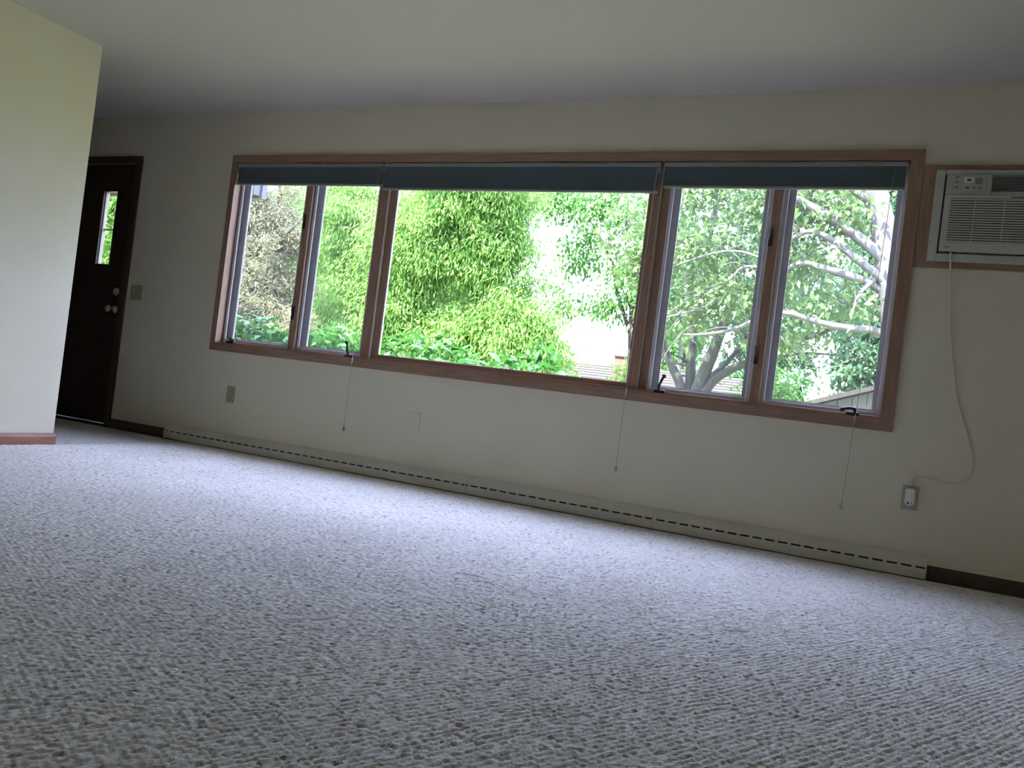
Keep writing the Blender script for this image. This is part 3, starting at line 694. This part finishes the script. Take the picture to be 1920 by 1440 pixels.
# bright honey locust filling the left and middle panes
tree('locust_tree', 'bright yellow-green locust tree behind the hedge in the picture pane', 'tree', (-7.0, 9.2, GZ),
     [(-7.0, 9.2, GZ), (-7.05, 9.2, 0.8), (-6.9, 9.15, 1.7), (-7.1, 9.1, 2.6), (-7.5, 9.1, 3.8)], 0.17, 0.06, M['bark_mid'],
     [([(-6.95, 9.15, 1.5), (-6.6, 9.0, 2.1), (-6.3, 8.9, 2.6)], 0.07, 0.02), ([(-6.95, 9.2, 1.9), (-7.6, 9.0, 2.6), (-8.3, 8.9, 3.1)], 0.08, 0.02),
      ([(-7.0, 9.2, 2.2), (-7.3, 9.0, 3.0), (-7.6, 8.8, 3.9)], 0.06, 0.02), ([(-7.0, 9.2, 1.3), (-7.9, 9.1, 1.6), (-8.7, 8.9, 1.8)], 0.06, 0.02),
      ([(-7.0, 9.2, 1.4), (-6.3, 8.9, 1.6), (-5.8, 8.7, 1.5)], 0.05, 0.015), ([(-7.1, 9.15, 2.6), (-8.8, 9.2, 3.2), (-10.2, 9.2, 3.4)], 0.06, 0.02)],
     [((-7.5, 8.6, 4.15), (1.35, 0.9, 0.8), 123, 26676), ((-8.3, 8.6, 3.1), (1.0, 0.9, 0.9), 112, 24624), ((-8.8, 8.6, 1.75), (0.9, 0.8, 0.85), 102, 22572),
      ((-6.9, 8.7, 3.1), (0.75, 0.7, 0.6), 61, 10670), ((-6.45, 8.6, 1.75), (0.75, 0.7, 0.6), 69, 12312), ((-5.75, 8.6, 1.35), (0.5, 0.5, 0.4), 45, 6156),
      ((-7.5, 8.6, 1.5), (0.8, 0.6, 0.55), 61, 10670), ((-10.3, 9.0, 3.5), (1.0, 0.9, 1.1), 112, 21340), ((-10.0, 9.0, 1.9), (0.9, 0.9, 0.8), 91, 17236), ((-9.4, 8.9, 2.6), (0.6, 0.6, 0.8), 50, 10260), ((-6.55, 8.75, 2.45), (0.85, 0.6, 0.5), 44, 3600), ((-5.9, 8.7, 1.9), (0.45, 0.45, 0.35), 24, 1500), ((-6.55, 8.7, 3.9), (0.45, 0.5, 0.35), 20, 1300)],
     M['leaf_locust'], (0.095, 0.028), 'locust')
# second, airier tree to the right of the gap
tree('ash_tree', 'airy mid-green tree right of the bright sky gap in the picture pane', 'tree', (-4.9, 11.2, GZ),
     [(-4.9, 11.2, GZ), (-4.85, 11.2, 1.2), (-4.95, 11.1, 2.6), (-5.0, 11.1, 4.4)], 0.13, 0.04, M['bark_mid'],
     [([(-4.9, 11.2, 1.9), (-5.3, 11.0, 2.9), (-5.6, 11.0, 3.9)], 0.05, 0.015), ([(-4.9, 11.2, 1.6), (-4.4, 11.1, 2.3), (-4.1, 11.0, 3.0)], 0.05, 0.015), ([(-4.9, 11.1, 2.4), (-5.6, 11.1, 3.6), (-6.2, 11.1, 4.4)], 0.04, 0.012)],
     [((-5.5, 11.0, 4.4), (0.9, 0.8, 0.7), 31, 2400), ((-4.7, 11.0, 3.5), (0.7, 0.7, 0.7), 28, 2400), ((-4.5, 11.0, 2.5), (0.55, 0.6, 0.5), 21, 1600), ((-6.8, 11.2, 4.6), (1.0, 0.7, 0.6), 34, 2600), ((-5.3, 11.0, 2.55), (0.45, 0.5, 0.3), 12, 560), ((-6.35, 11.0, 2.55), (0.35, 0.4, 0.28), 14, 420), ((-6.1, 11.0, 3.6), (0.6, 0.5, 0.6), 20, 800)],
     M['leaf_green'], (0.11, 0.05), 'locust')
# dry tan conifer at the left
tree('dry_conifer', 'dry tan half-bare conifer in the leftmost pane', 'tree', (-10.3, 7.0, GZ),
     [(-10.3, 7.0, GZ), (-10.25, 7.0, 1.5), (-10.3, 7.0, 2.6), (-10.45, 7.0, 4.2)], 0.12, 0.03, M['bark_dark'],
     [([(-10.3, 7.0, 1.3), (-9.8, 6.8, 1.5), (-9.3, 6.7, 1.4)], 0.035, 0.01), ([(-10.3, 7.0, 1.9), (-10.7, 6.7, 2.2), (-11.0, 6.6, 2.1)], 0.035, 0.01), ([(-10.3, 7.0, 2.5), (-9.9, 6.7, 2.8), (-9.6, 6.6, 3.0)], 0.03, 0.01), ([(-10.3, 7.0, 1.7), (-10.1, 6.6, 2.0), (-9.9, 6.4, 2.35)], 0.03, 0.008)],
     [((-10.3, 6.9, 1.3), (1.25, 0.8, 0.45), 85, 17550), ((-10.45, 6.9, 2.0), (1.0, 0.8, 0.45), 59, 11340), ((-10.5, 6.9, 2.75), (0.85, 0.7, 0.45), 59, 11880), ((-10.5, 6.9, 3.45), (0.6, 0.6, 0.45), 42, 7020)],
     M['leaf_dry'], (0.095, 0.018), 'dry')
tree('broadleaf_tree', 'leafy green tree far behind the dry conifer', 'tree', (-14.0, 12.5, GZ),
     [(-14.0, 12.5, GZ), (-14.0, 12.5, 2.0), (-13.8, 12.4, 4.5)], 0.18, 0.06, M['bark_mid'], [([(-14, 12.5, 2), (-13, 12.3, 3.2), (-12.5, 12.2, 4.2)], 0.07, 0.02)],
     [((-14.0, 12.3, 4.4), (2.2, 1.2, 1.3), 70, 5200), ((-13.4, 12.3, 2.6), (2.0, 1.0, 1.2), 60, 4600), ((-16.0, 12.3, 3.2), (1.3, 1.0, 1.6), 45, 3000)],
     M['leaf_green'], (0.13, 0.06), 'maple')
tree('broadleaf_tree', 'bright leafy tree seen through the glass light of the entry door', 'tree', (-13.6, 6.2, GZ),
     [(-13.6, 6.2, GZ), (-13.6, 6.2, 1.5), (-13.5, 6.2, 3.5)], 0.14, 0.05, M['bark_mid'], [([(-13.6, 6.2, 1.4), (-13.2, 6.0, 2.2), (-12.9, 5.9, 2.9)], 0.05, 0.02)],
     [((-13.4, 6.0, 2.9), (0.9, 0.8, 0.9), 45, 4200), ((-13.5, 6.0, 1.5), (1.0, 0.8, 0.8), 45, 4200)],
     M['leaf_locust'], (0.11, 0.05), 'maple')

# pale-barked sycamore at the right with long branches reaching left
tree('sycamore_tree', 'pale-barked tree with white branches reaching across the rightmost pane', 'tree', (0.02, 6.5, GZ),
     [(0.02, 6.5, GZ), (-0.05, 6.5, 1.2), (-0.22, 6.5, 2.1), (-0.42, 6.5, 3.05), (-0.62, 6.5, 3.75), (-0.85, 6.5, 5.1)], 0.19, 0.13, M['bark_pale'],
     [([(-0.26, 6.5, 2.45), (-0.42, 6.42, 2.80), (-0.99, 6.4, 3.23), (-1.54, 6.4, 3.53), (-2.3, 6.3, 3.86)], 0.085, 0.035),
      ([(-0.22, 6.5, 2.30), (-0.42, 6.4, 2.56), (-0.74, 6.35, 2.79), (-1.02, 6.3, 2.99), (-1.30, 6.3, 3.08), (-1.54, 6.3, 2.95), (-1.78, 6.3, 2.80)], 0.06, 0.018),
      ([(-0.22, 6.5, 2.25), (-0.45, 6.45, 2.46), (-0.74, 6.4, 2.56), (-1.09, 6.4, 2.65), (-1.35, 6.4, 2.70), (-1.60, 6.4, 2.60), (-2.04, 6.4, 2.62), (-2.25, 6.4, 2.42), (-2.8, 6.4, 2.2)], 0.062, 0.014),
      ([(-0.10, 6.5, 1.75), (-0.39, 6.45, 1.92), (-0.74, 6.4, 1.93), (-1.10, 6.4, 1.98), (-1.45, 6.4, 2.06), (-1.75, 6.4, 1.98), (-2.1, 6.4, 1.80), (-2.42, 6.3, 1.70), (-2.75, 6.3, 1.66)], 0.055, 0.015),
      ([(-0.50, 6.5, 3.4), (-1.2, 6.3, 3.85), (-2.0, 6.2, 4.1), (-2.9, 6.2, 4.05), (-3.4, 6.2, 3.75)], 0.05, 0.015),
      ([(-0.35, 6.5, 2.7), (-0.62, 6.3, 2.35), (-0.68, 6.2, 2.05)], 0.035, 0.012),
      ([(-1.54, 6.4, 2.62), (-2.2, 6.3, 2.8), (-2.9, 6.2, 2.55), (-3.1, 6.2, 2.35)], 0.022, 0.010),
      ([(-2.3, 6.4, 2.2), (-2.55, 6.3, 2.02), (-3.0, 6.2, 1.84), (-3.2, 6.2, 1.7)], 0.022, 0.010)],
     [((-1.2, 6.85, 3.75), (0.75, 0.6, 0.30), 30, 1050), ((-0.95, 6.65, 3.35), (0.55, 0.5, 0.25), 20, 620), ((-1.35, 6.75, 2.85), (0.45, 0.4, 0.25), 14, 380), ((-0.75, 6.65, 2.25), (0.5, 0.4, 0.22), 14, 400),
      ((-2.6, 6.75, 3.7), (0.8, 0.6, 0.40), 30, 1050), ((-2.8, 6.75, 2.9), (0.65, 0.5, 0.40), 26, 850), ((-2.3, 6.75, 2.3), (0.75, 0.5, 0.35), 28, 900), ((-2.9, 6.75, 1.95), (0.5, 0.4, 0.25), 16, 480), ((-1.9, 6.75, 3.3), (0.5, 0.4, 0.30), 14, 430),
      ((-3.9, 6.95, 3.3), (0.5, 0.5, 0.6), 16, 520), ((-1.8, 6.85, 4.6), (1.4, 0.8, 0.5), 34, 1100), ((-3.6, 6.85, 2.5), (0.4, 0.4, 0.4), 12, 350), ((-1.5, 6.75, 1.75), (0.5, 0.4, 0.15), 12, 300)],
     M['leaf_pale'], (0.10, 0.058), 'maple', twigs=7)
# several dark stems rising from one foot
tree('multi_stem_tree', 'dark tree with several stems spreading from one foot behind the right crank', 'tree', (-2.92, 8.0, GZ),
     [(-2.90, 8.0, GZ), (-2.90, 8.0, 0.4), (-2.80, 8.0, 1.05), (-2.62, 8.0, 1.75), (-2.45, 8.0, 2.6), (-2.5, 8.0, 3.8)], 0.15, 0.04, M['bark_dark'],
     [([(-2.96, 8.05, 0.2), (-3.06, 8.0, 0.98), (-3.26, 8.0, 1.35), (-3.46, 8.0, 1.75), (-3.75, 8.0, 2.6)], 0.085, 0.045),
      ([(-2.93, 8.1, 0.3), (-2.95, 8.1, 1.0), (-3.02, 8.1, 1.75), (-3.02, 8.1, 2.6), (-2.9, 8.1, 3.8)], 0.095, 0.05),
      ([(-2.85, 7.95, 0.6), (-2.62, 7.95, 1.12), (-2.36, 7.95, 1.36), (-2.07, 7.95, 1.52), (-1.76, 8.0, 1.76), (-1.24, 8.0, 1.98), (-0.8, 8.0, 2.25)], 0.075, 0.03),
      ([(-2.72, 8.0, 1.15), (-2.45, 8.0, 1.45), (-2.20, 8.0, 1.85), (-2.15, 8.0, 2.3)], 0.05, 0.02),
      ([(-2.36, 7.95, 1.36), (-1.89, 8.0, 1.54), (-1.4, 8.0, 1.70), (-0.95, 8.0, 1.72)], 0.035, 0.012)],
     [((-3.3, 8.2, 3.5), (0.9, 0.7, 0.8), 30, 1100), ((-2.4, 8.2, 3.0), (0.8, 0.6, 0.7), 26, 900), ((-1.3, 8.3, 2.9), (0.9, 0.7, 0.6), 26, 900), ((-1.0, 8.3, 2.2), (0.6, 0.5, 0.3), 14, 450), ((-3.4, 8.3, 2.4), (0.5, 0.5, 0.4), 14, 480), ((-2.1, 8.3, 2.1), (0.5, 0.5, 0.3), 12, 380)],
     M['leaf_grey'], (0.10, 0.05), 'maple')
# slim pale young tree between the stems
tree('young_birch', 'slim white-stemmed young tree between two dark stems', 'tree', (-3.86, 11.0, GZ),
     [(-3.84, 11.0, GZ), (-3.86, 11.0, 1.0), (-3.90, 11.0, 2.0), (-3.95, 11.0, 3.4)], 0.055, 0.03, M['bark_pale'], [([(-3.9, 11, 2.2), (-3.6, 10.9, 2.7), (-3.4, 10.8, 3.0)], 0.02, 0.008)],
     [((-3.9, 11.0, 3.4), (0.6, 0.6, 0.9), 22, 900)], M['leaf_green'], (0.10, 0.05), 'maple')
# far trees: a belt round the yard, lower before the sky gap
def far_tree(x, y, h, w, lab, lm, dens=1.0, leaf=(0.20, 0.10)):
    b = 0.9 if h < 6 else 1.3
    lv = [(b + (h - b) * t) for t in (0.14, 0.38, 0.62, 0.84)]; ww = [0.8, 1.0, 0.9, 0.6]
    tree('broadleaf_tree', lab, 'tree', (x, y, GZ), [(x, y, GZ), (x + 0.05, y, 1.4), (x - 0.1, y, h * 0.6), (x, y, h * 0.85)], 0.16, 0.04, M['bark_dark'],
         [([(x, y, 1.2), (x - 0.4 * w, y - 0.1, h * 0.4), (x - 0.7 * w, y - 0.2, h * 0.55)], 0.07, 0.02), ([(x, y, 1.3), (x + 0.4 * w, y - 0.1, h * 0.42), (x + 0.7 * w, y - 0.2, h * 0.6)], 0.07, 0.02)],
         [((x + w * 0.12 * (-1) ** k, y, z), (w * f, 0.9, (h - b) * 0.17), 60, int(2600 * dens)) for k, (z, f) in enumerate(zip(lv, ww))],
         M[lm], leaf, 'maple')
far_tree(-6.6, 21.2, 6.6, 1.2, 'distant green tree just right of the sky gap beyond the neighboring roof', 'leaf_green', 0.8)
far_tree(-4.0, 21.0, 8.2, 1.7, 'tall grey-green tree far behind the multi-stem tree', 'leaf_grey', 1.2)
far_tree(-1.0, 20.6, 8.2, 1.6, 'tall grey-green tree far behind the white branches', 'leaf_grey', 1.2)
far_tree(2.4, 18.0, 7.0, 1.9, 'broad green tree behind the garage roof', 'leaf_green', 1.1)
far_tree(-12.9, 17.0, 8.0, 2.2, 'tall bright tree close behind the yellow-green locust', 'leaf_locust', 1.5)
far_tree(-17.8, 17.0, 8.0, 2.2, 'tall green tree far behind the two left panes', 'leaf_green', 1.4)
far_tree(-22.8, 16.0, 8.0, 2.3, 'broad green tree far left beyond the porch beam', 'leaf_green', 1.2)
far_tree(7.6, 16.0, 7.0, 2.1, 'unseen green tree added right of the garage to hide low sky', 'leaf_green', 0.9)  # added out of view; swaps low sky for green light on the partition
far_tree(8.6, 9.5, 6.5, 2.0, 'unseen green tree added before the garage at far right to hide low sky', 'leaf_locust', 0.9)  # likewise added outside the view to block low sky
far_tree(12.9, 12.5, 6.5, 2.0, 'unseen green tree added far to the right of the garage to hide low sky', 'leaf_green', 0.8)  # last of the unseen trees added against low sky from the right
tree('evergreen_bush', 'dark green bush before the neighboring roof beside the multi-stem tree', 'bush', (-1.9, 9.3, GZ),
     [(-1.9, 9.3, GZ), (-1.9, 9.3, 0.4), (-1.9, 9.3, 1.0)], 0.05, 0.02, M['bark_dark'], [], [((-1.9, 9.3, 0.95), (0.55, 0.5, 0.62), 40, 2600)], M['leaf_green'], (0.09, 0.04), 'maple')
tree('garden_shrub', 'small light green shrub right of the red chimney', 'bush', (-5.22, 12.4, GZ),
     [(-5.22, 12.4, GZ), (-5.22, 12.4, 0.5), (-5.22, 12.4, 1.3)], 0.04, 0.015, M['bark_dark'], [], [((-5.22, 12.4, 1.25), (0.30, 0.3, 0.4), 18, 800)], M['leaf_locust'], (0.09, 0.045), 'maple')

# leafy shrubs below the window: loose mass plus the large leaves in view one by one
def big_leaf():
    bm = bmesh.new(); n = 5; L_, W_ = 1.0, 0.42; rows = []
    for i in range(n + 1):
        t = i / n; w = W_ * math.sin(PI * min(1, t * 0.93 + 0.05)) ** 0.8 * 0.5; z = -0.35 * t * t; y = L_ * t
        if i == n: w = 0.005
        rows.append([bm.verts.new((-w, y, z + 0.25 * w)), bm.verts.new((0, y, z)), bm.verts.new((w, y, z + 0.25 * w))])
    for a, b in zip(rows, rows[1:]):
        bm.faces.new((a[0], a[1], b[1], b[0])); bm.faces.new((a[1], a[2], b[2], b[1]))
    me = bpy.data.meshes.new('leaf'); bm.to_mesh(me); bm.free()
    for p in me.polygons: p.use_smooth = True
    me.materials.append(M['leaf_hedge']); return me
LEAF = big_leaf()
for (x, w, zt_, lab) in ((-6.15, 0.62, 1.12, 'green leafy shrub low in the leftmost pane'), (-5.0, 0.60, 1.06, 'green leafy shrub low in the second pane from the left'),
                         (-3.95, 0.62, 1.09, 'green leafy shrub at the lower left of the picture pane'), (-2.95, 0.55, 0.98, 'green leafy shrub sloping down at the lower middle of the picture pane')):
    base = (x, 2.0, GZ)
    t = empty('leafy_shrub', base, lab, 'shrub', 'leafy shrubs in a row below the window')
    bm = bmesh.new()
    for k in range(9):
        a = random.uniform(0, 2 * PI); rr = random.uniform(0.1, 0.45) * w / 0.6
        tube(bm, catmull([(x, 2.0, GZ), (x + math.cos(a) * rr * 0.5, 2.0 + math.sin(a) * rr * 0.5, 0.25), (x + math.cos(a) * rr, 2.0 + math.sin(a) * rr, zt_ - 0.2)], 4), 0.014, 0.005, 6)
    obj('stems', bm, M['bark_mid'], t, True)
    P, sub, rel = clump_points((x, 2.1, (zt_ + GZ) / 2 + 0.02), (w, 0.55, (zt_ - GZ) / 2 - 0.02), 90, 5200, (0.07, 0.07, 0.05))
    D = unit(rel * 0.6 + np.array([0, 0, 0.15]) + rng.normal(size=P.shape) * 0.5); n = len(P)
    f = obj('foliage', leaf_mesh('foliage', P, D, 0.085 * (0.7 + 0.6 * rng.random(n)), 0.042 * (0.7 + 0.6 * rng.random(n)), M['leaf_hedge']), None, t); f['kind'] = 'stuff'
    for k in range(110):
        a = random.uniform(0, 2 * PI); q = math.sqrt(random.random())
        px_, py_ = x + math.cos(a) * q * w, 1.98 + math.sin(a) * q * 0.45
        pz = zt_ - 0.05 - 0.32 * q * q + random.uniform(-0.06, 0.05)
        o = bpy.data.objects.new('leaf', LEAF); C.objects.link(o); s = random.uniform(0.11, 0.18)
        o.scale = (s, s, s); o.location = (px_, py_, pz); o.rotation_euler = (random.uniform(0.1, 0.9), random.uniform(-0.5, 0.5), random.uniform(0, 2 * PI)); put(o, t)
